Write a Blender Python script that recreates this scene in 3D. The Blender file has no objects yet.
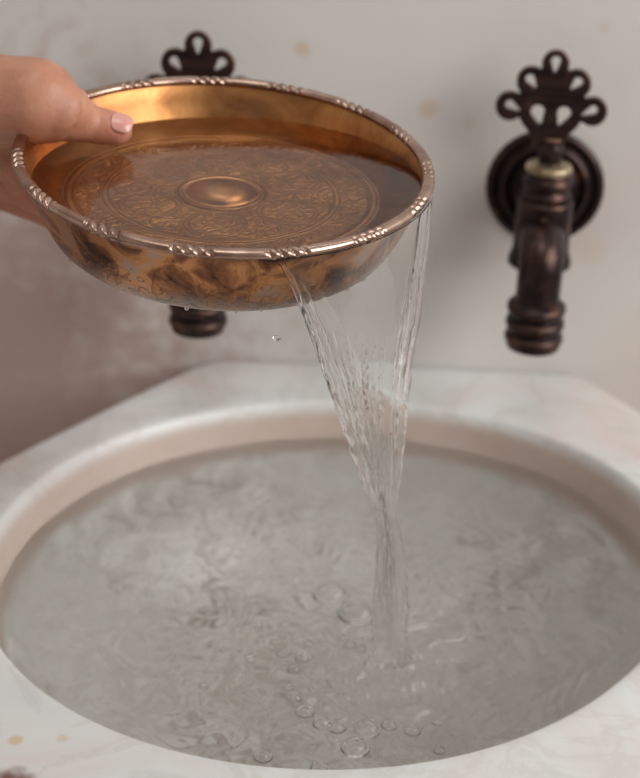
import bpy, bmesh, math, random
import numpy as np
from mathutils import Vector, Matrix, noise
PI = math.pi
S = bpy.context.scene
C = S.collection
rnd = random.Random(7)
V = Vector

# ---------------------------------------------------------------- camera
FPX, PITCH, ROLL, H = 1600.0, math.radians(27), math.radians(2.3), 0.60
F_ = V((0, math.cos(PITCH), -math.sin(PITCH)))
U0 = V((0, math.sin(PITCH), math.cos(PITCH)))
X0 = V((1, 0, 0))
R_ = X0*math.cos(ROLL) + U0*math.sin(ROLL)
U_ = U0*math.cos(ROLL) - X0*math.sin(ROLL)
CAM = V((0, 0, H))
def ray(u, v): return F_ + R_*((u-320)/FPX) - U_*((v-389)/FPX)
def at_z(u, v, z):                       # where the sight line of a photo point meets a level
    d = ray(u, v); return CAM + d*((z-H)/d.z)
def at_y(u, v, y):                       # ... or a distance from the camera
    d = ray(u, v); return CAM + d*(y/d.y)
cam = bpy.data.cameras.new('camera'); co = bpy.data.objects.new('camera', cam); C.objects.link(co)
cam.sensor_fit = 'VERTICAL'; cam.sensor_height = 36; cam.sensor_width = 36*640/778
cam.lens = FPX/778*36
co.matrix_world = Matrix(((R_.x, U_.x, -F_.x, CAM.x), (R_.y, U_.y, -F_.y, CAM.y), (R_.z, U_.z, -F_.z, CAM.z), (0, 0, 0, 1)))
cam.dof.use_dof = True; cam.dof.focus_distance = 0.86; cam.dof.aperture_fstop = 6.6
cam.clip_start = 0.02
S.camera = co

# ---------------------------------------------------------------- helpers
def link(name, me, mat=None, parent=None, smooth=True):
    o = bpy.data.objects.new(name, me); C.objects.link(o)
    if mat: me.materials.append(mat)
    if smooth:
        for p in me.polygons: p.use_smooth = True
    if parent: o.parent = parent
    return o
def from_bm(name, bm, mat=None, parent=None, smooth=True):
    bmesh.ops.recalc_face_normals(bm, faces=bm.faces)
    me = bpy.data.meshes.new(name); bm.to_mesh(me); bm.free()
    return link(name, me, mat, parent, smooth)
def tag(o, label=None, cat=None, group=None, kind=None):
    if label: o['label'] = label
    if cat: o['category'] = cat
    if group: o['group'] = group
    if kind: o['kind'] = kind
    return o
def empty(name, loc=(0, 0, 0)):
    o = bpy.data.objects.new(name, None); C.objects.link(o); o.location = loc; o.empty_display_size = .02
    return o
def grid(bm, rows, close_u=True, cap0=False, cap1=False):
    """rows: list of rings (lists of Vector)"""
    vs = [[bm.verts.new(p) for p in r] for r in rows]
    n = len(rows[0])
    for a, b in zip(vs[:-1], vs[1:]):
        for i in range(n if close_u else n-1):
            j = (i+1) % n
            bm.faces.new((a[i], a[j], b[j], b[i]))
    if cap0: bm.faces.new(vs[0])
    if cap1: bm.faces.new(vs[-1])
    return vs
def lathe(bm, prof, n=64, M=None):
    """prof [(r,z)...] around z; r=0 ends close with a fan"""
    M = M or Matrix()
    rows = []
    for r, z in prof:
        if r < 1e-7: rows.append(None if False else [M @ V((0, 0, z))])
        else: rows.append([M @ V((r*math.cos(2*PI*i/n), r*math.sin(2*PI*i/n), z)) for i in range(n)])
    vs = [[bm.verts.new(p) for p in r] for r in rows]
    for a, b in zip(vs[:-1], vs[1:]):
        for i in range(n):
            j = (i+1) % n
            if len(a) == 1 and len(b) == 1: continue
            if len(a) == 1: bm.faces.new((a[0], b[j], b[i]))
            elif len(b) == 1: bm.faces.new((a[i], a[j], b[0]))
            else: bm.faces.new((a[i], a[j], b[j], b[i]))
    return vs
def smooth_profile(pts, n=6):
    """Catmull-Rom through points (2-D or 3-D tuples)"""
    P = [V(p).to_3d() if len(p) == 2 else V(p) for p in pts]
    P = [P[0]*2-P[1]] + P + [P[-1]*2-P[-2]]
    out = []
    for k in range(1, len(P)-2):
        p0, p1, p2, p3 = P[k-1:k+3]
        for i in range(n):
            t = i/n
            out.append(0.5*((2*p1) + (p2-p0)*t + (2*p0-5*p1+4*p2-p3)*t*t + (3*p1-p0-3*p2+p3)*t**3))
    out.append(P[-2])
    return out
def prof2(pts, n=6): return [(max(0, p.x), p.y) for p in smooth_profile(pts, n)]
def frame_of(d):
    d = d.normalized(); a = V((0, 0, 1)) if abs(d.z) < .9 else V((1, 0, 0))
    x = a.cross(d).normalized(); return x, d.cross(x)
def tube(bm, path, radii, n=16, cap=True):
    rows = []; x = None
    for k, p in enumerate(path):
        d = (path[min(k+1, len(path)-1)] - path[max(k-1, 0)]).normalized()
        if x is None: x, y = frame_of(d)
        else:
            x = (x - d*x.dot(d)).normalized(); y = d.cross(x)
        r = radii[k] if hasattr(radii, '__len__') else radii
        rows.append([p + x*(r*math.cos(2*PI*i/n)) + y*(r*math.sin(2*PI*i/n)) for i in range(n)])
    grid(bm, rows, True, cap, cap)
def ellipsoid(bm, c, rx, ry, rz, seg=12, ring=8, M=None):
    vs = bmesh.ops.create_uvsphere(bm, u_segments=seg, v_segments=ring, radius=1)['verts']
    for v in vs:
        p = V((v.co.x*rx, v.co.y*ry, v.co.z*rz))
        if M: p = M @ p
        v.co = p + c
def nz(p, s=1.0): return noise.noise(V(p)*s)

# ---------------------------------------------------------------- node helpers
class NT:
    def __init__(s, name):
        s.m = bpy.data.materials.new(name); s.m.use_nodes = True
        s.t = s.m.node_tree; s.n = s.t.nodes; s.n.clear()
        s.out = s.n.new('ShaderNodeOutputMaterial')
    def new(s, ty, inp=None, **kw):
        q = s.n.new(ty)
        for k, v in kw.items(): setattr(q, k, v)
        for k, v in (inp or {}).items(): s.set(q.inputs[k], v)
        return q
    def set(s, sock, v):
        if hasattr(v, 'links') or isinstance(v, bpy.types.NodeSocket): s.t.links.new(v, sock)
        else:
            if isinstance(v, (tuple, list)) and sock.type == 'RGBA' and len(v) == 3: v = (*v, 1)
            sock.default_value = v
    def m_(s, op, a, b=0.0, c=0.0, clamp=False):
        q = s.n.new('ShaderNodeMath'); q.operation = op; q.use_clamp = clamp
        for i, v in enumerate((a, b, c)): s.set(q.inputs[i], v)
        return q.outputs[0]
    def noise(s, vec, scale, detail=4, rough=.5, dist=0.0):
        q = s.new('ShaderNodeTexNoise', {'Vector': vec, 'Scale': scale, 'Detail': detail, 'Roughness': rough, 'Distortion': dist})
        return q.outputs['Fac']
    def ramp(s, fac, stops):
        q = s.n.new('ShaderNodeValToRGB'); s.set(q.inputs[0], fac)
        e = q.color_ramp.elements
        while len(e) < len(stops): e.new(.5)
        for el, (p, c) in zip(e, stops):
            el.position = p; el.color = (*c, 1) if len(c) == 3 else c
        return q.outputs[0]
    def mix(s, fac, a, b, blend='MIX'):
        q = s.n.new('ShaderNodeMix'); q.data_type = 'RGBA'; q.blend_type = blend
        s.set(q.inputs['Factor'], fac); s.set(q.inputs[6], a); s.set(q.inputs[7], b)
        return q.outputs[2]
    def bump(s, h, strength=.3, dist=.001, normal=None):
        i = {'Height': h, 'Strength': strength, 'Distance': dist}
        if normal is not None: i['Normal'] = normal
        return s.new('ShaderNodeBump', i).outputs[0]
    def bsdf(s, **kw):
        q = s.n.new('ShaderNodeBsdfPrincipled')
        for k, v in kw.items(): s.set(q.inputs[k.replace('_', ' ')], v)
        s.t.links.new(q.outputs[0], s.out.inputs[0]); return q
    def coord(s, k='Object'): return s.n.new('ShaderNodeTexCoord').outputs[k]

def map_range(t, v, a, b, c=0.0, d=1.0, smooth=True):
    q = t.new('ShaderNodeMapRange', {'Value': v, 'From Min': a, 'From Max': b, 'To Min': c, 'To Max': d})
    q.interpolation_type = 'SMOOTHSTEP' if smooth else 'LINEAR'
    return q.outputs[0]

# ---- marble of the basin
t = NT('basin_marble'); P = t.coord()
n1 = t.noise(P, 6.5, 6, .62, 1.0); n2 = t.noise(P, 22, 5, .6, 1.2)
col = t.ramp(n1, [(.30, (.66, .57, .53)), (.42, (.67, .645, .63)), (.52, (.68, .69, .67)), (.66, (.64, .665, .65)), (.72, (.42, .42, .39))])
vein = t.m_('ABSOLUTE', t.m_('SUBTRACT', t.noise(P, 9, 6, .6, 1.5), .5))
vf = map_range(t, vein, 0, .05, .30, 0)
col = t.mix(vf, col, (.50, .47, .43))
col = t.mix(map_range(t, n2, .62, .75, 0, .25), col, (.62, .46, .38))
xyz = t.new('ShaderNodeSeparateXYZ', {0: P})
under = map_range(t, xyz.outputs[2], -.040, -.060, 0, 1)      # painted light and dark mottling, for caustics and ripple reflections in the hollow
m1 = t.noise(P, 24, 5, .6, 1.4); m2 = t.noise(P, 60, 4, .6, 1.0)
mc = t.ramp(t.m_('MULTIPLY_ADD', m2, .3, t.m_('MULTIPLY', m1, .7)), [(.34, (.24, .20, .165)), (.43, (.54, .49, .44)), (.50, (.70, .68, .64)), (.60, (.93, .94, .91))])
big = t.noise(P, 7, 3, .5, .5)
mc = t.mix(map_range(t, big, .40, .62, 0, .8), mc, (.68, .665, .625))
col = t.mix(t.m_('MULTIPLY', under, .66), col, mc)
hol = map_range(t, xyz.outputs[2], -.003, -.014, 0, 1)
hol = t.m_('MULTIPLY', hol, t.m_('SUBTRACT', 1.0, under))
col = t.mix(t.m_('MULTIPLY', hol, t.m_('MULTIPLY_ADD', n1, .8, .35)), col, (.50, .36, .295))  # shaded salmon tone of the hollow's side wall, put into the colour
def spot(col, p, r, c, amt):           # a noisy-edged spot of colour; the small ones are rusty flecks of the stone
    dv = t.new('ShaderNodeVectorMath', {0: P, 1: tuple(p)}, operation='DISTANCE').outputs['Value']
    dv = t.m_('ADD', dv, t.m_('MULTIPLY', t.m_('SUBTRACT', t.noise(P, 90, 3), .5), r*.9))
    return t.mix(map_range(t, dv, r*.4, r, amt, 0), col, c)
col = spot(col, at_z(15, 740, 0), .006, (.62, .42, .24), .7)
col = spot(col, at_z(62, 738, 0), .005, (.62, .46, .32), .5)
col = spot(col, at_z(9, 789, 0), .021, (.16, .065, .05), .95)  # dark brown blot at the near left corner
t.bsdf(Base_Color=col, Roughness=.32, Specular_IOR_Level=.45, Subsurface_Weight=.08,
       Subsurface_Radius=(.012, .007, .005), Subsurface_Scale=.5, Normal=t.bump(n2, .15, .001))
M_BASIN = t.m

# ---- wall stone
t = NT('wall_stone'); P = t.coord()
sp = t.new('ShaderNodeSeparateXYZ', {0: P})
n1 = t.noise(P, 1.6, 4, .5, .5); n2 = t.noise(P, 10, 5, .6, .8); n3 = t.noise(P, 60, 4, .6)
col = t.ramp(n1, [(.25, (.57, .485, .45)), (.42, (.62, .585, .56)), (.55, (.645, .635, .61)), (.8, (.67, .635, .59))])
col = t.mix(map_range(t, n2, .55, .75, 0, .35), col, (.66, .56, .46))
col = t.mix(map_range(t, n2, .42, .3, 0, .3), col, (.56, .54, .54))
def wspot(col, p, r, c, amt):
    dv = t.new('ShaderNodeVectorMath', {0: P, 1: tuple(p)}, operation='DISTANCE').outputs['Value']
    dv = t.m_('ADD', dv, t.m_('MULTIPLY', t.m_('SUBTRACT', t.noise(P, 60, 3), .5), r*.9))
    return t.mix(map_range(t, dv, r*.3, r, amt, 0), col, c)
WY = 1.229
for (u, v, r, a) in [(302, 48, .009, .7), (428, 108, .011, .6), (604, 28, .006, .35), (470, 122, .008, .25), (590, 250, .02, .3)]:
    col = wspot(col, at_y(u, v, WY), r, (.58, .43, .30), a)
col = wspot(col, V((-.33, WY, -.03)), .36, (.42, .285, .25), .85)  # shade of the lower-left wall, put into its colour as a pinkish-brown patch
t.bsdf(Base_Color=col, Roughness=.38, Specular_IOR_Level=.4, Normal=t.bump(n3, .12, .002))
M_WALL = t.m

t = NT('floor_stone'); P = t.coord()
br = t.new('ShaderNodeTexBrick', {'Vector': P, 'Color1': (.42, .34, .30), 'Color2': (.46, .37, .33), 'Mortar': (.22, .18, .16), 'Scale': 2.2, 'Mortar Size': .008})
t.bsdf(Base_Color=br.outputs[0], Roughness=.4)
M_FLOOR = t.m

# ---- water
def water_mat(name, col, bumps=None, rough=0.0):
    t = NT(name); P = t.coord()
    kw = dict(Base_Color=col, Roughness=rough, IOR=1.333, Transmission_Weight=1.0)
    if bumps:
        sc, st, di = bumps
        h = t.noise(P, sc, 3, .5, .8)
        kw['Normal'] = t.bump(h, st, di)
    t.bsdf(**kw); return t.m
M_WATER = water_mat('basin_water', (.99, .985, .965), (30, .35, .004))
M_BWATER = water_mat('bowl_water', (.96, .93, .90), (30, .12, .002))
M_STREAM = water_mat('falling_water', (.985, .985, .98))

# ---- dark bronze of the taps
t = NT('dark_bronze'); P = t.coord()
n1 = t.noise(P, 55, 4, .6, .4)
geo = t.n.new('ShaderNodeNewGeometry')
edge = map_range(t, geo.outputs['Pointiness'], .51, .58, 0, .7)
col = t.ramp(n1, [(.3, (.018, .014, .016)), (.58, (.036, .023, .023)), (.78, (.17, .08, .05))])
col = t.mix(edge, col, (.30, .16, .10))
t.bsdf(Base_Color=col, Metallic=.85, Roughness=t.m_('MULTIPLY_ADD', n1, .25, .22), Normal=t.bump(n1, .15, .001))
M_BRONZE = t.m
t = NT('worn_brass'); P = t.coord()
n1 = t.noise(P, 80, 4, .6)
t.bsdf(Base_Color=t.ramp(n1, [(.35, (.22, .15, .09)), (.65, (.62, .52, .34))]), Metallic=.85, Roughness=.38)
M_BRASSRING = t.m

# ---- hammered copper / brass of the bowl
def bowl_mat(name, inside):
    t = NT(name); P = t.coord()
    xyz = t.new('ShaderNodeSeparateXYZ', {0: P})
    x, y = xyz.outputs[0], xyz.outputs[1]
    r = t.m_('SQRT', t.m_('ADD', t.m_('MULTIPLY', x, x), t.m_('MULTIPLY', y, y)))
    th = t.m_('ARCTAN2', y, x)
    n1 = t.noise(P, 34 if not inside else 26, 5, .65, .8); n2 = t.noise(P, 120, 4, .6)
    if inside:
        base = t.ramp(n1, [(.28, (.24, .10, .04)), (.5, (.45, .205, .075)), (.72, (.64, .325, .12))])
        def fold(n, off=0.0):
            a = t.m_('FRACT', t.m_('ADD', t.m_('MULTIPLY', th, n/(2*PI)), 50.0+off))
            return t.m_('MULTIPLY', t.m_('SUBTRACT', a, .5), 2*PI/n)
        def circle_line(n, rc, rr, w, off=0.0):
            a = fold(n, off)
            px = t.m_('MULTIPLY', r, t.m_('COSINE', a)); py = t.m_('MULTIPLY', r, t.m_('SINE', a))
            dx = t.m_('SUBTRACT', px, rc)
            d = t.m_('SQRT', t.m_('ADD', t.m_('MULTIPLY', dx, dx), t.m_('MULTIPLY', py, py)))
            return map_range(t, t.m_('ABSOLUTE', t.m_('SUBTRACT', d, rr)), w*.35, w, 1, 0)
        def ring(rr, w): return map_range(t, t.m_('ABSOLUTE', t.m_('SUBTRACT', r, rr)), w*.4, w, 1, 0)
        g = ring(.0265, .0009)
        for rr in (.0655, .0685, .0855): g = t.m_('MAXIMUM', g, ring(rr, .0009))
        g = t.m_('MAXIMUM', g, circle_line(6, .045, .0175, .0010))
        g = t.m_('MAXIMUM', g, circle_line(6, .045, .0150, .0007))
        g = t.m_('MAXIMUM', g, circle_line(6, .052, .0105, .0008, .5))
        # leaf scrolls in bands
        w = t.new('ShaderNodeTexNoise', {'Vector': P, 'Scale': 55, 'Detail': 2})
        vv = t.new('ShaderNodeVectorMath', {0: P, 1: t.new('ShaderNodeVectorMath', {0: w.outputs['Color'], 'Scale': .016}, operation='SCALE').outputs[0]}, operation='ADD').outputs[0]
        vo = t.new('ShaderNodeTexVoronoi', {'Vector': vv, 'Scale': 170}, feature='DISTANCE_TO_EDGE').outputs['Distance']
        sc = map_range(t, vo, .03, .16, 1, 0)
        wv = t.new('ShaderNodeTexVoronoi', {'Vector': vv, 'Scale': 120}, feature='SMOOTH_F1').outputs['Distance']
        sw = map_range(t, t.m_('ABSOLUTE', t.m_('SUBTRACT', t.m_('FRACT', t.m_('MULTIPLY', wv, 2.6)), .5)), .08, .22, 1, 0)
        leaves = t.m_('MAXIMUM', t.m_('MULTIPLY', sc, .8), t.m_('MULTIPLY', sw, .9))
        band = t.m_('MULTIPLY', map_range(t, r, .0695, .071, 0, 1), map_range(t, r, .0838, .085, 1, 0))
        band2 = t.m_('MULTIPLY', map_range(t, r, .028, .029, 0, 1), map_range(t, r, .0638, .065, 1, 0))
        # letters-like upright strokes in the outer band
        strokes = map_range(t, t.m_('ABSOLUTE', t.m_('SUBTRACT', t.m_('FRACT', t.m_('ADD', t.m_('MULTIPLY', th, 96/(2*PI)), t.m_('MULTIPLY', w.outputs['Fac'], 6.0))), .5)), .1, .25, 1, 0)
        g = t.m_('MAXIMUM', g, t.m_('MULTIPLY', t.m_('MAXIMUM', leaves, t.m_('MULTIPLY', strokes, .6)), band))
        g = t.m_('MAXIMUM', g, t.m_('MULTIPLY', t.m_('MULTIPLY', leaves, band2), .75))
        col = t.mix(t.m_('MULTIPLY', g, .62), base, (.20, .095, .045))
        stain = map_range(t, t.noise(P, 14, 4, .6, 1.0), .5, .68, 0, .55)
        col = t.mix(stain, col, (.36, .20, .12))
        h = t.m_('MULTIPLY_ADD', g, -1.0, t.m_('MULTIPLY', n2, .12))
        hh = t.new('ShaderNodeTexVoronoi', {'Vector': P, 'Scale': 60}, feature='SMOOTH_F1').outputs['Distance']
        nrm = t.bump(hh, .10, .002)
        nrm = t.bump(h, .55, .0011, nrm)
        t.bsdf(Base_Color=col, Metallic=1.0, Roughness=t.m_('MULTIPLY_ADD', n1, .2, .27), Normal=nrm)
    else:
        col = t.ramp(n1, [(.36, (.07, .035, .028)), (.46, (.26, .11, .055)), (.56, (.60, .28, .115)), (.70, (.46, .34, .27))])
        zz = xyz.outputs[2]
        sil = map_range(t, t.m_('ADD', zz, t.m_('MULTIPLY', t.m_('SUBTRACT', n1, .5), .03)), -.030, -.045, 0, .75)
        col = t.mix(sil, col, (.50, .44, .40))
        wv = t.new('ShaderNodeTexVoronoi', {'Vector': P, 'Scale': 150}, feature='SMOOTH_F1').outputs['Distance']
        sw = map_range(t, t.m_('ABSOLUTE', t.m_('SUBTRACT', t.m_('FRACT', t.m_('MULTIPLY', t.m_('ADD', wv, t.m_('MULTIPLY', n1, .8)), 3.0)), .5)), .06, .2, 1, 0)
        bd = t.m_('MULTIPLY', map_range(t, zz, -.050, -.044, 0, 1), map_range(t, zz, -.020, -.026, 0, 1))
        g = t.m_('MULTIPLY', sw, bd)
        col = t.mix(t.m_('MULTIPLY', g, .35), col, (.12, .06, .04))
        nrm = t.bump(t.m_('MULTIPLY_ADD', g, -1.0, t.m_('MULTIPLY', n2, 1.1)), .5, .0010)
        t.bsdf(Base_Color=col, Metallic=1.0, Roughness=t.m_('MULTIPLY_ADD', n1, .2, .22), Normal=nrm)
    return t.m
M_BOWL_IN = bowl_mat('engraved_copper', True)
M_BOWL_OUT = bowl_mat('tarnished_copper', False)
t = NT('rim_copper'); P = t.coord(); n1 = t.noise(P, 60, 4, .6)
t.bsdf(Base_Color=t.ramp(n1, [(.3, (.30, .18, .13)), (.6, (.52, .36, .29)), (.8, (.62, .42, .30))]), Metallic=1.0, Roughness=.27, Normal=t.bump(n1, .1, .0008))
M_RIM = t.m

# ---- skin
t = NT('skin'); P = t.coord()
n1 = t.noise(P, 45, 4, .6); n2 = t.noise(P, 350, 3, .6)
vo = t.new('ShaderNodeTexVoronoi', {'Vector': P, 'Scale': 300}, feature='DISTANCE_TO_EDGE').outputs['Distance']
att = t.new('ShaderNodeAttribute', attribute_name='flush').outputs['Fac']
col = t.ramp(n1, [(.3, (.40, .165, .10)), (.55, (.50, .235, .15)), (.8, (.57, .285, .185))])
col = t.mix(att, col, (.60, .22, .17))
t.bsdf(Base_Color=col, Roughness=.42, Specular_IOR_Level=.4, Subsurface_Weight=.25, Subsurface_Radius=(.008, .003, .0015),
       Subsurface_Scale=.6, Normal=t.bump(t.m_('ADD', vo, t.m_('MULTIPLY', n2, .6)), .3, .0004))
M_SKIN = t.m
t = NT('nail'); t.bsdf(Base_Color=(.66, .32, .27), Roughness=.22, Specular_IOR_Level=.5, Coat_Weight=.3, Subsurface_Weight=.1, Subsurface_Radius=(.004, .002, .001), Subsurface_Scale=.5)
M_NAIL = t.m

# ---------------------------------------------------------------- setting
bm = bmesh.new()
def box(bm, lo, hi):
    m = Matrix.Translation((V(lo)+V(hi))/2) @ Matrix.Diagonal((*(V(hi)-V(lo)), 1))
    bmesh.ops.create_cube(bm, size=1, matrix=m)
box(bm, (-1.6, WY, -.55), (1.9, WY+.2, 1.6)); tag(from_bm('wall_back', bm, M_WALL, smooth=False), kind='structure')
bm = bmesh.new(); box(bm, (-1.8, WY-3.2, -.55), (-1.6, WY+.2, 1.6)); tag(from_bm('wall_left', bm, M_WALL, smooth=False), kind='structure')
bm = bmesh.new(); box(bm, (-1.8, -2.0, -.6), (1.9, WY+.2, -.55)); tag(from_bm('floor', bm, M_FLOOR, smooth=False), kind='structure')

# ---------------------------------------------------------------- marble basin
BC = V((.015, .93, 0))
_in = [(-180, .238), (-165, .242), (-151, .243), (-139, .239), (-126.5, .231), (-109, .229), (-91.5, .225), (-77, .219), (-50, .215), (-31, .222), (-5, .236), (24, .247), (36, .250), (58, .246), (91.5, .2235), (116, .228), (152, .230)]
A_ = np.array([math.radians(a) for a, _ in _in]); Rr = np.array([r for _, r in _in])
K = 5
Bm = np.column_stack([np.ones_like(A_)] + [f(k*A_) for k in range(1, K) for f in (np.cos, np.sin)])
cf = np.linalg.lstsq(Bm, Rr, rcond=None)[0]
def r_in(a):
    s = cf[0]
    for k in range(1, K): s += cf[2*k-1]*math.cos(k*a) + cf[2*k]*math.sin(k*a)
    return s
outer = [(-.095, WY-.0015), (-.165, 1.14), (-.242, 1.035), (-.315, .90), (-.30, .74), (-.20, .615), (-.02, .58), (.16, .60), (.30, .70), (.345, .86), (.335, 1.03), (.262, 1.165), (.222, WY-.0015)]
for _ in range(2):
    q = []
    for i in range(len(outer)):
        a, b = V(outer[i]), V(outer[(i+1) % len(outer)])
        w = .12
        if a.y > WY-.003 and b.y > WY-.003: w = .03
        q += [tuple(a.lerp(b, w)), tuple(a.lerp(b, 1-w))]
    outer = q
def r_out(a):
    d = V((math.cos(a), math.sin(a))); best = None
    for i in range(len(outer)):
        p = V(outer[i])-BC.xy; q = V(outer[(i+1) % len(outer)])-BC.xy
        e = q-p; den = d.x*e.y-d.y*e.x
        if abs(den) < 1e-9: continue
        s = (p.x*e.y-p.y*e.x)/den; u = (p.x*d.y-p.y*d.x)/den
        if s > 0 and -1e-6 <= u <= 1+1e-6: best = s if best is None else max(best, s)
    return best
NA = 320
angs = [2*PI*i/NA for i in range(NA)]
ri = [r_in(a) for a in angs]; ro = [r_out(a) for a in angs]
inner_prof = prof2([(.001, -.165), (.35, -.160), (.62, -.142), (.82, -.105), (.915, -.065), (.955, -.035), (.972, -.018), (.985, -.007), (1.0, -.0012), (1.02, 0), (1.05, .0002), (1.075, 0)], 5)
rows = []
for k, z in inner_prof: rows.append([BC + V((ri[i]*k*math.cos(a), ri[i]*k*math.sin(a), z)) for i, a in enumerate(angs)])
def orow(fo, off, z): return [BC + V(((ri[i]*1.075*(1-fo)+(ro[i]+off)*fo)*math.cos(a), (ri[i]*1.075*(1-fo)+(ro[i]+off)*fo)*math.sin(a), z)) for i, a in enumerate(angs)]
for fo, off, z in [(.5, 0, 0), (1, -.007, 0), (1, -.003, -.001), (1, -.0008, -.003), (1, 0, -.007), (1, 0, -.055), (1, -.004, -.062), (1, -.02, -.066)]:
    rows.append(orow(fo, off, z))
for k, z in [(.86, -.10), (.74, -.16), (.62, -.21), (.42, -.25), (.36, -.28), (.34, -.45), (.42, -.50), (.48, -.549)]:
    rows.append([BC + V((ro[i]*k*math.cos(a), ro[i]*k*math.sin(a), z)) if True else None for i, a in enumerate(angs)])
bm = bmesh.new(); grid(bm, rows, True, True, True)
basin = from_bm('marble_basin', bm, M_BASIN)
tag(basin, 'large pale marble washbasin with angular corners and round hollow filled with water', 'basin')

# ---------------------------------------------------------------- basin water
WL = -.030
hit = at_z(391, 664, WL)
bm = bmesh.new(); NR, NT_ = 250, 720
def wave(x, y, edge):
    dx, dy = x-hit.x, y-hit.y; d = math.hypot(dx, dy)
    z = .0012*math.sin(d*520)*math.exp(-d*24)*(1-math.exp(-d*90))
    near = math.exp(-d*8.5)
    z += .0062*near*nz((x*38+1.5*nz((x*20, y*20, 2)), y*52, 3.1)) + .0026*near*nz((x*105, y*115, 7.7)) + .0035*math.exp(-d*30)*nz((x*160, y*160, 4.7))
    z += .0034*nz((x*13, y*16, 1.3)) + .0018*nz((x*33+2*nz((x*9, y*9, 0)), y*33, 5.3))
    z += .0040*math.exp(-((d-.014)/.006)**2)*(.5+1.2*nz((x*110, y*110, 9)))
    z -= .003*math.exp(-(d/.008)**2)
    an = math.atan2(dy, dx)
    rg = 1-min(1, abs(nz((an*2.6+d*9, d*46+2.2*nz((x*24, y*24, 6)), 11)))*3.2)
    z += .0042*math.exp(-d*8.5)*(1-math.exp(-d*50))*rg**2*(.45+1.1*max(0, nz((x*16, y*16, 33))+.35+.25*math.sin(an*1.0-.2+PI*.25*0)))
    rg = 1-min(1, abs(nz((x*30+2*nz((x*14, y*14, 3)), y*44, 21)))*3)
    z += .0018*math.exp(-d*9)*rg**2
    return 1.2*z*edge
angs2 = [2*PI*i/NT_ for i in range(NT_)]
def wall_k(z):
    for (k0, z0), (k1, z1) in zip(inner_prof[:-1], inner_prof[1:]):
        if z0 <= z <= z1: return k0+(k1-k0)*(z-z0)/(z1-z0)
KW = wall_k(WL)+.002
rows = []
for j in range(1, NR+1):
    f = (j/NR)
    edge = min(1, (1-f)*8) if f > .875 else 1
    row = []
    for a in angs2:
        rr = r_in(a)*KW*f; x = BC.x+rr*math.cos(a); y = BC.y+rr*math.sin(a)
        row.append(V((x, y, WL + wave(x, y, .25+.75*edge))))
    rows.append(row)
vs = grid(bm, rows, True)
c0 = bm.verts.new(V((BC.x, BC.y, WL)))
for i in range(NT_): bm.faces.new((c0, vs[0][i], vs[0][(i+1) % NT_]))
bw = from_bm('basin_water', bm, M_WATER)
if bw.data.polygons[0].normal.z < 0: bw.data.flip_normals()
tag(bw, 'clear rippling water filling the round hollow of the marble basin', 'water')

# ---------------------------------------------------------------- wall taps
def marching(fn, x0, x1, y0, y1, h):
    nx, ny = int((x1-x0)/h)+1, int((y1-y0)/h)+1
    val = [[fn(x0+i*h, y0+j*h) for i in range(nx)] for j in range(ny)]
    segs = {}
    def ip(i, j, di, dj):
        a, b = val[j][i], val[j+dj][i+di]; s = a/(a-b)
        return (x0+(i+di*s)*h, y0+(j+dj*s)*h)
    def key(i, j, e): return {0: (i, j, 'h'), 1: (i+1, j, 'v'), 2: (i, j+1, 'h'), 3: (i, j, 'v')}[e]
    pts = {}
    def P(i, j, e):
        k = key(i, j, e)
        if k not in pts: pts[k] = ip(k[0], k[1], 1, 0) if k[2] == 'h' else ip(k[0], k[1], 0, 1)
        return k
    tab = {1: [(3, 0)], 2: [(0, 1)], 3: [(3, 1)], 4: [(1, 2)], 5: [(3, 2), (1, 0)], 6: [(0, 2)], 7: [(3, 2)], 8: [(2, 3)], 9: [(2, 0)], 10: [(0, 3), (2, 1)], 11: [(2, 1)], 12: [(1, 3)], 13: [(1, 0)], 14: [(0, 3)]}
    adj = {}
    for j in range(ny-1):
        for i in range(nx-1):
            c = (val[j][i] < 0) | ((val[j][i+1] < 0) << 1) | ((val[j+1][i+1] < 0) << 2) | ((val[j+1][i] < 0) << 3)
            for a, b in tab.get(c, []): adj[P(i, j, a)] = P(i, j, b)
    loops = []
    while adj:
        k0 = next(iter(adj)); k = k0; L = []
        while k in adj:
            L.append(pts[k]); k = adj.pop(k)
        if len(L) > 6: loops.append(L)
    return loops
def plaque_sdf(x, y):
    d = 9
    def circ(cx, cy, r): return math.hypot(x-cx, y-cy)-r
    def smin(a, b, k=.22):
        hh = max(k-abs(a-b), 0)/k; return min(a, b)-hh*hh*k*.25
    for cx, cy, r in [(0, 5.5, 1.02), (-1.68, 4.15, 1.1), (1.68, 4.15, 1.1), (-3.12, 2.25, 1.08), (3.12, 2.25, 1.08)]: d = smin(d, circ(cx, cy, r))
    d = smin(d, circ(0, 3.2, 1.5)); d = smin(d, circ(-1.15, 1.7, 1.15)); d = smin(d, circ(1.15, 1.7, 1.15)); d = smin(d, circ(0, .3, 1.35), .8)
    d = smin(d, circ(-2.0, 2.7, .6)); d = smin(d, circ(2.0, 2.7, .6))
    def drop(cx, cy, ang, r, l):          # teardrop hole: round end at (cx,cy), point along ang
        ca, sa = math.cos(ang), math.sin(ang); px = (x-cx)*ca+(y-cy)*sa; py = -(x-cx)*sa+(y-cy)*ca
        q = max(0, min(1, px/l)); return math.hypot(px-q*l, py)-r*(1-q*.85)
    holes = [drop(0, 5.72, -PI/2, .36, .8), drop(-1.78, 4.32, math.radians(-50), .35, .75), drop(1.78, 4.32, math.radians(-130), .35, .75),
             drop(-3.12, 2.35, math.radians(-28), .35, .9), drop(3.12, 2.35, math.radians(-152), .35, .9),
             drop(-.98, 1.95, math.radians(-72), .52, .9), drop(.98, 1.95, math.radians(-108), .52, .9)]
    return max(d, -min(holes))
loops = marching(plaque_sdf, -4.6, 4.6, -1.4, 6.9, .085)
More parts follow.
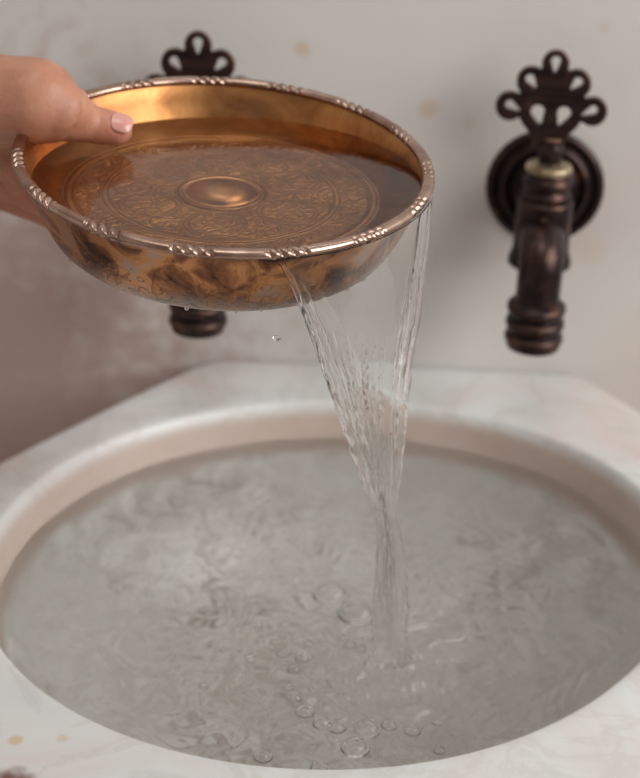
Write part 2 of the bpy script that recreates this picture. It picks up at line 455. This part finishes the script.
cu = bpy.data.curves.new('plaque', 'CURVE'); cu.dimensions = '2D'; cu.fill_mode = 'BOTH'
cu.extrude = .0014; cu.bevel_depth = .0011; cu.bevel_resolution = 2; cu.offset = -.0011
for L in loops:
    L = [L[i] for i in range(0, len(L), 2)]
    s = cu.splines.new('POLY'); s.points.add(len(L)-1); s.use_cyclic_u = True
    for p, (x, y) in zip(s.points, L): p.co = (x*.01, y*.0105, 0, 1)
tmp = bpy.data.objects.new('tmp', cu); C.objects.link(tmp)
dg = bpy.context.evaluated_depsgraph_get()
plaque_me = bpy.data.meshes.new_from_object(tmp.evaluated_get(dg)); bpy.data.objects.remove(tmp)
plaque_me.name = 'handle'; plaque_me.transform(Matrix.Rotation(PI/2, 4, 'X')); plaque_me.materials.clear()

def make_tap():
    root = empty('wall_tap')                     # origin: on the wall face behind the tap, at the flange centre
    FZ = -.008; BY = -.054; SY = -.099             # body axis, spout axis (away from wall)
    Mw = Matrix.Translation((0, 0, FZ)) @ Matrix.Rotation(PI/2, 4, 'X')           # lathe z -> -y
    bm = bmesh.new()
    lathe(bm, prof2([(.0465, 0), (.0475, .002), (.0470, .0045), (.0435, .0065), (.0400, .0050), (.0375, .0045), (.0355, .0075), (.0325, .0088), (.0290, .0068), (.0270, .0060), (.0245, .0090), (.0200, .0125), (.0170, .016)], 4) + [(0, .016)], 72, Mw)
    from_bm('wall_flange', bm, M_BRONZE, root)
    bm = bmesh.new(); lathe(bm, [(0, .010), (.0165, .010), (.0165, .042), (.0, .042)], 40, Mw); from_bm('inlet_pipe', bm, M_BRONZE, root)
    Mb = Matrix.Translation((0, BY, 0))
    bm = bmesh.new()
    lathe(bm, [(0, -.0535)] + prof2([(.0160, -.0535), (.0240, -.0535), (.0248, -.0505), (.0238, -.046), (.0222, -.040), (.0216, -.02), (.0216, -.008), (.0218, -.001), (.0200, .0015), (.0178, .002)], 4) + [(0, .002)], 56, Mb)
    body = from_bm('body', bm, M_BRONZE, root)
    bm = bmesh.new()
    lathe(bm, [(0, .001)] + prof2([(.0175, .001), (.0190, .0025), (.0192, .0060), (.0176, .0085), (.0172, .0105), (.0184, .0125), (.0188, .0155), (.0178, .0180), (.0165, .0195), (.0168, .0215), (.0160, .0235)], 4) + [(0, .0235)], 56, Mb)
    from_bm('bonnet', bm, M_BRONZE, root)
    bm = bmesh.new()
    lathe(bm, [(0, .0225)] + prof2([(.0155, .0225), (.0176, .0240), (.0180, .0265), (.0168, .0285), (.0130, .0300), (.0090, .0305)], 4) + [(0, .0305)], 56, Mb)
    from_bm('collar', bm, M_BRASSRING, root)['label'] = 'worn yellowish brass collar ring'
    bm = bmesh.new()
    lathe(bm, [(0, .029)] + prof2([(.0085, .029), (.0088, .0335), (.0096, .0375), (.0098, .0420), (.0088, .0455), (.0080, .0500)], 4) + [(0, .0500)], 32, Mb)
    from_bm('stem', bm, M_BRONZE, root)
    ho = link('handle', plaque_me, M_BRONZE, root); ho.location = (-.003, BY, .049)
    # spout: leaves the body front, arches down
    path = smooth_profile([(0, BY-.004, -.030), (0, BY-.018, -.0265), (0, BY-.031, -.0275), (0, SY+.004, -.033), (0, SY, -.044), (0, SY, -.058), (0, SY, -.068)], 6)
    rad = [.0158]*len(path)
    for i in range(len(path)): rad[i] = .0182 - .0012*min(1, i/(len(path)*.55))
    bm = bmesh.new(); tube(bm, path, rad, 32); from_bm('spout', bm, M_BRONZE, root)
    bm = bmesh.new(); pr = [(0, -.064), (.0150, -.0640)]
    for z in (-.0665, -.0790, -.0915):
        pr += prof2([(.0190, z-.0000), (.0218, z-.0020), (.0228, z-.0050), (.0218, z-.0085), (.0196, z-.0110)], 3)
    pr += [(.0205, -.1040), (.0165, -.1055), (.0150, -.1050), (.0145, -.098), (0, -.098)]
    lathe(bm, pr, 48, Matrix.Translation((0, SY, 0))); from_bm('spout_end', bm, M_BRONZE, root)
    bm = bmesh.new(); ellipsoid(bm, V((0, BY-.0205, -.0135)), .0065, .005, .006, 16, 10); from_bm('screw', bm, M_BRONZE, root)
    return root
TZ = .1765
tap = make_tap(); tap.location = (.1745, WY-.0003, TZ-.0025); tap.rotation_euler.z = math.radians(-6)
tag(tap, 'dark bronze wall tap with fully visible openwork handle, right of the copper bowl', 'tap', 'bronze wall taps above the basin')
tap2 = tap.copy(); C.objects.link(tap2); tap2.location = (-.0993, WY-.0003, TZ+.001); tap2.rotation_euler.z = math.radians(1.5)
for ch in list(tap.children):
    c = ch.copy(); C.objects.link(c); c.parent = tap2
tap2['label'] = 'dark bronze wall tap behind the copper bowl, only handle top and spout end showing'

# ---------------------------------------------------------------- copper bowl
RB = .1168
BO = V((-.0592, .8709, .3011)); BN = V((.048, -.092, 1)).normalized()
bz = BN; bx_ = V((1, 0, 0)); bx_ = (bx_-bz*bx_.dot(bz)).normalized(); by_ = bz.cross(bx_)
MB = Matrix(((bx_.x, by_.x, bz.x, BO.x), (bx_.y, by_.y, bz.y, BO.y), (bx_.z, by_.z, bz.z, BO.z), (0, 0, 0, 1)))
bowl = empty('copper_bowl'); bowl.matrix_world = MB
tag(bowl, 'shallow engraved copper bowl with notched rim, brimful and tipped to pour water', 'bowl')
inner = [(0, -.0445), (.020, -.0445), (.060, -.0447), (.0850, -.0445), (.0870, -.0422), (.0895, -.0422), (.0912, -.0432), (.0930, -.0415), (.0965, -.0375), (.1000, -.0325), (.1040, -.0240), (.1085, -.0140), (.1115, -.0065), (.1145, -.0015), (.1165, 0)]
outerp = [(.1180, -.0015), (.1150, -.0045), (.1128, -.0100), (.1105, -.0165), (.1070, -.0255), (.1025, -.0350), (.0975, -.0430), (.0890, -.0490), (.0760, -.0525), (.0600, -.0535), (.030, -.0535), (0, -.0535)]
ip = [(0, -.0445)] + prof2(inner[1:], 5); op = prof2(outerp[:-1], 5) + [(0, -.0535)]
bm = bmesh.new(); lathe(bm, ip + op, 160)
body = from_bm('bowl_body', bm, M_BOWL_IN, bowl); body.data.materials.append(M_BOWL_OUT)
for p in body.data.polygons:                      # outside faces wear the tarnished finish
    c = p.center; r = math.hypot(c.x, c.y)
    nr = (p.normal.x*c.x+p.normal.y*c.y)/max(r, 1e-6)
    if (r > .09 and nr > 0.05 and c.z < -.001) or c.z < -.0475: p.material_index = 1
body['label'] = 'engraved golden inside and tarnished outside of the bowl'
bm = bmesh.new()
lathe(bm, [(0.0, -.0365)] + prof2([(.003, -.0365), (.010, -.0375), (.0155, -.0400), (.0195, -.0432), (.0215, -.0440), (.0240, -.0432), (.0258, -.0446)], 5), 64)
from_bm('boss', bm, M_BOWL_IN, bowl)['label'] = 'domed boss in the middle of the bowl floor'
# notched lip
bm = bmesh.new(); N = 1080; rows = []
def lip(a, ph):
    deg = math.degrees(a) % 360
    cl = (deg+4) % 24; m = 0
    if cl < 12.5:
        w = (cl + .8*(((ph+2.4) % (2*PI))-2.4))/3.1
        m = (.5-.5*math.cos(2*PI*w))**3.5 * max(0, min(1, cl/1.0))*max(0, min(1, (12.5-cl)/1.0))
    return m
for i in range(N):
    a = 2*PI*i/N; row = []
    for j in range(14):
        ph = 2*PI*j/14; m = lip(a, ph)
        top = max(0, math.sin(ph)*.6+.5*math.cos(ph)+.3)
        s = 1 - .6*m*min(1, top)
        r = RB-.0005 + .0037*s*math.cos(ph)+.0008*m; z = .0003 + .0027*s*math.sin(ph) - .0006*m
        row.append(V((r*math.cos(a), r*math.sin(a), z)))
    rows.append(row)
rows.append(rows[0])
grid(bm, rows, True); bmesh.ops.remove_doubles(bm, verts=bm.verts, dist=1e-6)
from_bm('rim', bm, M_RIM, bowl)['label'] = 'pale copper lip with groups of slanted notches'

# water in the bowl: the hollow cut level with the lowest part of the lip
low = BO.z - RB*math.sqrt(1-BN.z**2)
LV = low + .0026
bm = bmesh.new()
off = [(r+.0004 if r > 0 else 0, z-.0004) for r, z in ip]
lathe(bm, [q for q in off if q[0] > .03 or q[0] == 0][:0] + off + [(.1185, .0015), (.1185, .02), (0, .02)], 200)
bm.transform(MB)
geom = bm.verts[:]+bm.edges[:]+bm.faces[:]
res = bmesh.ops.bisect_plane(bm, geom=geom, plane_co=V((0, 0, LV)), plane_no=V((0, 0, 1)), clear_outer=True)
edges = [e for e in bm.edges if e.is_boundary]
bmesh.ops.triangle_fill(bm, edges=edges, use_beauty=True)
bmesh.ops.recalc_face_normals(bm, faces=bm.faces)
me = bpy.data.meshes.new('bowl_water'); bm.to_mesh(me); bm.free()
bwo = link('bowl_water', me, M_BWATER)
for p in me.polygons: p.use_smooth = abs(p.normal.z) < .999
tag(bwo, 'clear water lying inside the tipped copper bowl over its engraved floor', 'water')

# ---------------------------------------------------------------- falling stream
def rim_pt(az, out=0.0, up=0.0):
    a = math.radians(az); return MB @ V(((RB+out)*math.cos(a), (RB+out)*math.sin(a), up))
def nearest_az(u, v):
    best = None
    for k in range(0, 720):
        az = -180+k*.5; p = rim_pt(az, .003); d = p-CAM; z = d.dot(F_)
        e = (320+FPX*d.dot(R_)/z-u)**2 + (389-FPX*d.dot(U_)/z-v)**2
        if best is None or e < best[0]: best = (e, az)
    return best[1]
azL = nearest_az(277, 254); azR = nearest_az(432, 196)
if azL > 0: azL -= 360
if azR > 60: azR -= 360
Lp = [(277, 259), (283, 271), (294, 293), (303, 318), (314, 348), (328, 388), (343, 430), (357, 472), (372, 508), (377, 535), (375, 575), (372, 615), (371, 648), (367, 668)]
Rp = [(432, 197), (431, 215), (429, 245), (425, 280), (420, 318), (414, 352), (409, 390), (406, 430), (401, 475), (397, 508), (402, 535), (408, 565), (409, 605), (409, 643), (414, 668)]
def edge_curve(px, y0):
    v0, v1 = px[0][1], px[-1][1]; out = []
    for u, v in px:
        f = (v-v0)/(v1-v0); y = y0 + (hit.y-y0)*(1-(1-min(1, f*1.5))**1.6)
        out.append(at_y(u, v, y))
    return out
pL, pR = rim_pt(azL, .003), rim_pt(azR, .003)
def resample(c, n):
    c = smooth_profile(c, 8); L = [0]
    for a, b in zip(c[:-1], c[1:]): L.append(L[-1]+(b-a).length)
    out = []; k = 0
    for i in range(n):
        s = L[-1]*i/(n-1)
        while k < len(L)-2 and L[k+1] < s: k += 1
        out.append(c[k].lerp(c[k+1], (s-L[k])/max(1e-9, L[k+1]-L[k])))
    return out
NTt, NSs = 420, 150
cL = resample([tuple(p) for p in edge_curve(Lp, pL.y)], NTt)
cR = resample([tuple(p) for p in edge_curve(Rp, pR.y)], NTt)
arc = [rim_pt(azL+(azR-azL)*j/(NSs-1), .0032, .0) for j in range(NSs)]
view = V((0, -1, .25)).normalized()
front = []; back = []
for i in range(NTt):
    tt = i/(NTt-1); fr, bk = [], []
    wd = (cR[i]-cL[i]).length
    for j in range(NSs):
        s = j/(NSs-1)
        base = cL[i].lerp(cR[i], s)
        dev = arc[j] - pL.lerp(pR, s)
        base = base + dev*((1-tt)**5)
        e = math.sin(PI*s)
        # round column low down, thin sheet with thick edges high up
        round_ = max(0.0, min(1.0, (tt-.28)/.45))
        sheet = .0006 + .0030*math.exp(-(s/.07)**2)*min(1, tt*8+.3) + .0032*math.exp(-((1-s)/.06)**2) + .0022*math.exp(-((s-.86)/.035)**2)*(1-round_)
        spread = max(0.0, min(1.0, (tt-.06)/.34))
        lb = .12+.38*spread**1.2                     # the left band widens on its way down
        sheet += .0018*max(0, 1-s/lb)**.5*min(1, tt*7) if s < lb else 0
        # streaks running with the flow
        st = nz((s*34+wd*40, tt*5, 2.0))*.9 + nz((s*80, tt*11+1, 5.0))*.55 + nz((s*16+3, tt*26, 8.0))*.5
        act = (.15+.85*max(0, 1-s/lb) if s < lb else .10) + .5*math.exp(-((s-.86)/.1)**2)
        act = min(1, act*(1-round_)+round_*.9)
        round_ = round_*round_*(3-2*round_); thick = sheet*(1-round_) + (.0005+.30*wd*e**.6)*round_*.8
        amp = .0012*act*(min(1, tt*6))
        edge_f = min(1, e*6)
        fz = thick*.5*edge_f + amp*st*edge_f
        bzv = thick*.5*edge_f + .6*amp*nz((s*30, tt*7, 15.0))*edge_f
        wob = V((0, 0, 0))
        if tt > .15:
            wsc = .0011*min(1, (tt-.15)*4)
            wob = V((nz((tt*38, 1.0 if s < .5 else 4.0, 0))*wsc*abs(2*s-1)*(1+1.2*max(0, tt-.4)), 0, 0))
        fr.append(base + view*max(fz, .0001) + wob); bk.append(base - view*max(bzv, .0001) + wob)
    front.append(fr); back.append(bk)
bm = bmesh.new()
rows = [f + b[::-1] for f, b in zip(front, back)]
grid(bm, rows, True, True, True)
stream = empty('water_stream', hit)
tag(stream, 'clear stream of water falling from the copper bowl lip and narrowing into the basin', 'water')
def pw(o): o.parent = stream; o.matrix_parent_inverse = Matrix.Translation(-hit); return o
pw(from_bm('water_sheet', bm, M_STREAM))
# loose strands over the sheet
def strand(s0, s1, t0, t1, r, seed, offv=.0022):
    pts = []; rr = []; n = 46
    for k in range(n):
        f = k/(n-1); tt = t0+(t1-t0)*f; i = min(NTt-1, int(tt*(NTt-1))); s = s0+(s1-s0)*f + .012*nz((f*7, seed, 0))
        j = max(0, min(NSs-1, int(s*(NSs-1))))
        p = front[i][j] + view*(r+.0002+0*offv) + V((.0006*nz((f*16, seed, 3)), 0, 0))
        pts.append(p); rr.append(max(.00012, r*(math.sin(PI*min(1, f*.985+.008))**.9)*(1+.5*nz((f*22, seed, 9)))))
    b = bmesh.new(); tube(b, pts, rr, 8); pw(from_bm('strand', b, M_STREAM))
strand(.93, .86, .015, .60, .0011, 1.0); strand(.80, .74, .02, .55, .0010, 2.0); strand(.985, .97, .005, .75, .0009, 3.0)
strand(.03, .10, .01, .62, .0016, 4.0); strand(.06, .26, .05, .62, .0012, 5.0); strand(.09, .42, .12, .62, .0010, 6.0)
for k in range(16):
    s0 = .20+.45*rnd.random(); t0 = .20+.12*rnd.random()+.10*abs(s0-.3); strand(s0, s0+(.5-s0)*.15, t0, t0+.16+.12*rnd.random(), .0004+.0004*rnd.random(), 10.0+k)
for k in range(9):
    s0 = .1+.8*rnd.random(); strand(s0, .15+.7*rnd.random(), .42+.1*rnd.random(), .82+.17*rnd.random(), .0008+.0006*rnd.random(), 40.0+k, .001)

# ---------------------------------------------------------------- bubbles, drops
def dome(name, r, hgt=.8):
    """thin film: outer and inner skin of half a bubble"""
    bm = bmesh.new(); pr = []
    for i in range(9):
        a = PI/2*i/8; pr.append((r*math.cos(a), r*hgt*math.sin(a)))
    pr = [(r*1.25, -.0002), (r*1.1, .0003)] + pr
    pr[-1] = (0, pr[-1][1]); q = [(x*.88, z-.0008) for x, z in pr[2:-1]]
    q = [(x, max(z, -.0006)) for x, z in q]
    lathe(bm, pr + [(0, pr[-1][1]-.0008)] + q[::-1] + [(r*.93, -.001), (r*1.25, -.001), (r*1.25, -.0002)], 28)
    return from_bm(name, bm, M_STREAM)
bub = [(331, 595, 15, 'large round bubble on the basin water, farther of the two beside the stream'), (357, 619, 16, 'large round bubble touching the left side of the falling stream'),
 (251, 665, 4.5, 'small lone bubble on the basin water left of the bubble cluster'), (283, 661, 6, None), (302, 663, 6.5, None), (294, 677, 6, None), (288, 693, 4.5, None), (295, 702, 6, None), (305, 711, 8, None),
 (322, 725, 8, None), (337, 729, 8, None), (368, 727, 11, 'medium bubble in front of the stream, biggest in the near row'), (389, 726, 7, None), (412, 734, 7, None),
 (355, 751, 12, 'flat oval bubble close to the front rim of the basin, right of the middle'), (263, 756, 8, 'bubble near the front rim, left of the other near bubbles'), (319, 769, 7, 'bubble touching the front rim of the basin'),
 (204, 690, 3.5, 'tiny bubble on the water, leftmost of all the bubbles'), (437, 725, 4, None), (439, 752, 5, 'small bubble at the front rim, rightmost of the bubbles'), (350, 651, 5.5, None), (361, 655, 5, None), (343, 645, 4, None), (274, 648, 4, None), (308, 648, 4, None)]
proto = None
for u, v, rp, lab in bub:
    p = at_z(u, v, WL); dep = (p-CAM).dot(F_); r = rp/FPX*dep
    if proto is None:
        proto = dome('bubble', 0.01); b = proto
    else:
        b = proto.copy(); C.objects.link(b)
    edge = 1.0
    p.z = WL + wave(p.x, p.y, edge) + .0014
    b.location = p; b.scale = (r/.01, r/.01, r/.01*(1.0 if rp < 10 else .85)); b.rotation_euler.z = u
    tag(b, lab or 'small clear air bubble floating in the cluster in front of the falling stream', 'bubble', 'air bubbles on the basin water')
# small beads splashing round the foot of the stream
bm = bmesh.new(); ellipsoid(bm, V((0, 0, 0)), .001, .001, .001, 14, 10); bead_me = bpy.data.meshes.new('bead'); bm.to_mesh(bm and bead_me); bm.free()
bead_me.materials.append(M_STREAM)
for p in bead_me.polygons: p.use_smooth = True
def bead(name, p, s, lab, grp, nrm=None, cat='water drop'):
    o = bpy.data.objects.new(name, bead_me); C.objects.link(o); o.location = p; o.scale = s
    if nrm is not None: o.rotation_euler = nrm.to_track_quat('Z', 'Y').to_euler()
    tag(o, lab, cat, grp); return o
fly = at_y(277, 338, .83)
o = bead('water_drop', fly, (2.4, 2.0, 1.8), 'single water drop falling in the air below the bowl, left of the stream', None)
for u, v in [(384, 657), (392, 668), (399, 661), (405, 667), (388, 676), (378, 668), (402, 679), (412, 660)]:
    p = at_z(u, v, WL); p.z = WL + wave(p.x, p.y, 1) + .0008
    s = .8+1.1*rnd.random(); bead('splash_drop', p, (s, s, s), 'tiny splash drop at the foot of the stream', 'splash drops at the foot of the stream')
# drops clinging to the outside of the bowl
def out_pt(az, h):
    for (r0, z0), (r1, z1) in zip(op[:-1], op[1:]):
        if z1 <= h <= z0:
            r = r0+(r1-r0)*(h-z0)/(z1-z0); n = V((-(z1-z0), 0, (r1-r0))).normalized(); break
    a = math.radians(az)
    R = Matrix.Rotation(a, 3, 'Z'); n = R @ n
    return MB @ V((r*math.cos(a), r*math.sin(a), h)), (MB.to_3x3() @ n).normalized()
for k in range(46):
    az = -160+130*rnd.random(); h = -.010-.036*rnd.random()**.7
    p, n = out_pt(az, h); s = .45+.9*rnd.random()**2
    bead('clinging_drop', p, (s*1.1, s*1.1, s*.7), 'small water drop clinging to the outside of the copper bowl', 'drops clinging to the bowl', n)
for az, h, s in [(-99, -.0515, 2.0), (-80, -.0513, 1.5), (-118, -.051, 1.2), (-70, -.0515, 1.4)]:
    p, n = out_pt(az, h)
    bead('hanging_drop', p - V((0, 0, .0012)), (s*.8, s*.8, s*1.3), 'water drop hanging from the underside of the copper bowl', 'drops hanging under the bowl')

# ---------------------------------------------------------------- hand
def capsule(bm, a, b, ra, rb, n=20):
    a, b = V(a), V(b); d = b-a; L = d.length; x, y = frame_of(d); d.normalize(); rows = []
    for k in range(7):
        ph = PI/2*(k/6) ; q = -math.cos(ph)*ra; rr = max(1e-5, math.sin(ph)*ra)
        if k: rows.append((a+d*q, rr))
    for k in range(6, -1, -1):
        ph = PI/2*(k/6); q = math.cos(ph)*rb; rr = math.sin(ph)*rb
        if k: rows.append((b+d*q, rr))
    R = [[c + x*(r*math.cos(2*PI*i/n)) + y*(r*math.sin(2*PI*i/n)) for i in range(n)] for c, r in rows]
    grid(bm, R, True, True, True)
def chain(bm, pts):
    for (p, r), (q, s) in zip(pts[:-1], pts[1:]): capsule(bm, p, q, r, s)
Y = at_y
bm = bmesh.new()
# thumb
th_tip = Y(117, 130, .905)
chain(bm, [(Y(-8, 99, .900), .0262), (Y(36, 101, .893), .0248), (Y(58, 110, .893), .0195), (Y(84, 122, .905), .0122), (th_tip, .0096)])
# heel of the hand, wrist and forearm running out of the picture
chain(bm, [(Y(38, 103, .93), .022), (Y(-20, 106, .95), .029), (Y(-85, 110, .965), .029), (Y(-170, 105, .98), .030), (Y(-420, 90, 1.0), .040)])
# fingers bend under the rim and support the bowl from behind and below
idx = [(Y(-18, 146, .985), .0125), (Y(-4, 178, .978), .0102), (Y(34, 199, .962), .0092), (Y(66, 214, .945), .0082)]
mid = [(Y(-32, 150, .995), .0125), (Y(-20, 186, .990), .0102), (Y(26, 204, .985), .0090), (Y(62, 222, .968), .0080)]
rin = [(Y(-46, 158, .990), .0120), (Y(-42, 196, .985), .0092), (Y(0, 222, .968), .0082), (Y(34, 236, .950), .0072)]
rin = [(p, r) for p, r in [(Y(-48, 150, 1.005), .0120), (Y(-38, 184, 1.006), .0096), (Y(14, 202, 1.004), .0086), (Y(52, 218, .992), .0076)]]
lit = [(Y(-64, 150, 1.015), .0110), (Y(-54, 176, 1.020), .0084), (Y(-4, 194, 1.022), .0074), (Y(34, 206, 1.012), .0066)]
HAND_F = [idx, mid, rin, lit]
for fch in HAND_F:
    chain(bm, fch); chain(bm, [(fch[0][0], .0135), (Y(-70, 114, .975), .022)])
chain(bm, [(Y(-25, 140, .945), .018), (Y(4, 158, .950), .0115), (Y(20, 180, .955), .0100)])
chain(bm, [(Y(-15, 122, .955), .018), (idx[0][0], .0125)])
me = bpy.data.meshes.new('hand0'); bm.to_mesh(me); bm.free()
tmp = bpy.data.objects.new('tmp', me); C.objects.link(tmp)
m1 = tmp.modifiers.new('r', 'REMESH'); m1.mode = 'VOXEL'; m1.voxel_size = .0016
m2 = tmp.modifiers.new('s', 'SMOOTH'); m2.factor = .6; m2.iterations = 8
dg = bpy.context.evaluated_depsgraph_get(); hm = bpy.data.meshes.new_from_object(tmp.evaluated_get(dg)); bpy.data.objects.remove(tmp)
hm.name = 'hand'
hm.calc_loop_triangles() if False else None
ip_, tp_ = Y(86, 121, .905), th_tip; ax_ = (tp_-Y(58, 110, .893)).normalized()
nors = [v.normal.copy() for v in hm.vertices]
for v, nn in zip(hm.vertices, nors):
    q = v.co-ip_; a_ = q.dot(ax_); d_ = (q-ax_*a_).length
    if d_ < .024 and -.03 < a_ < .02:           # joint creases
        k = math.exp(-((a_+.001)/.0045)**2)*.00045*math.cos(a_*2*PI/.0028+2*nz((v.co.x*120, v.co.y*120, 0)))
        k -= .0011*math.exp(-((a_-.004)/.004)**2)*.6
        k -= .0012*math.exp(-((a_+.0125)/.003)**2)
        v.co += nn*k
    v.co += nn*(.00035*nz(v.co*90) + .0005*nz(v.co*40))
hand_o = link('hand', hm, M_SKIN)
at = hm.attributes.new('flush', 'FLOAT', 'POINT')
kn = Y(84, 114, .930)
vals = []
for v in hm.vertices:
    f = max(0, 1-(v.co-th_tip).length/.017)*.85 + max(0, 1-(v.co-kn).length/.016)*.3
    for fch in HAND_F: f += max(0, 1-(v.co-fch[-1][0]).length/.02)*.5
    if v.co.z < .262: f += .25
    vals.append(min(1, f))
at.data.foreach_set('value', vals)
tag(hand_o, 'bare hand from the left gripping the copper bowl rim, thumb inside and fingers underneath', 'hand')
# thumb nail: a curved plate on the upper side of the tip
nb = bmesh.new(); axis = (th_tip - Y(84, 122, .905)).normalized()
upn = (V((.05, -.50, .85)) - axis*axis.dot(V((.05, -.50, .85)))).normalized(); sd = axis.cross(upn)
rows = []
for k in range(13):
    f = k/12*2-1; L = .0066*f; w = (1-abs(f)**3.2)**.5 if abs(f) < 1 else .02
    w = max(.05, w); row = []
    for j in range(13):
        g = (j/12*2-1)*w*math.radians(48); R0 = .0097-.0002*f
        drop_ = .0022*max(0, f)**2
        row.append(th_tip + axis*(L+.0022) + upn*(R0*math.cos(g)*1.0+.0002-drop_) + sd*(R0*math.sin(g)*.98))
    rows.append(row)
grid(nb, rows, False)
nail = from_bm('thumb_nail', nb, M_NAIL, hand_o); sm = nail.modifiers.new('t', 'SOLIDIFY'); sm.thickness = .0006; sm.offset = 0
nail['label'] = 'short pink thumb nail'

# ---------------------------------------------------------------- light
w = bpy.data.worlds.new('daylight'); S.world = w; w.use_nodes = True
bg = w.node_tree.nodes['Background']; bg.inputs[0].default_value = (1.0, .86, .79, 1); bg.inputs[1].default_value = .25
def area(name, loc, target, sx, sy, power, col):
    l = bpy.data.lights.new(name, 'AREA'); l.shape = 'RECTANGLE'; l.size = sx; l.size_y = sy; l.energy = power; l.color = col
    o = bpy.data.objects.new(name, l); C.objects.link(o); o.location = loc
    o.rotation_euler = (V(target)-V(loc)).to_track_quat('-Z', 'Y').to_euler(); return o
area('window_daylight', (2.0, -.05, 1.35), (0, 1.0, .1), 1.9, 1.7, 60, (1, 1, .98))
area('dome_daylight', (-.1, .55, 2.2), (0, 1.0, .1), 1.0, 1.0, 9, (.97, 1, .99))

S.view_settings.view_transform = 'Standard'; S.view_settings.look = 'None'; S.view_settings.gamma = 1
S.view_settings.use_curve_mapping = False; S.view_settings.exposure = 0.0
cy = S.cycles
cy.max_bounces = 28; cy.transmission_bounces = 26; cy.glossy_bounces = 8; cy.diffuse_bounces = 5
cy.caustics_reflective = True; cy.caustics_refractive = True; cy.blur_glossy = .6
cy.sample_clamp_indirect = 40; cy.use_denoising = True
try: cy.denoiser = 'OPENIMAGEDENOISE'
except Exception: pass
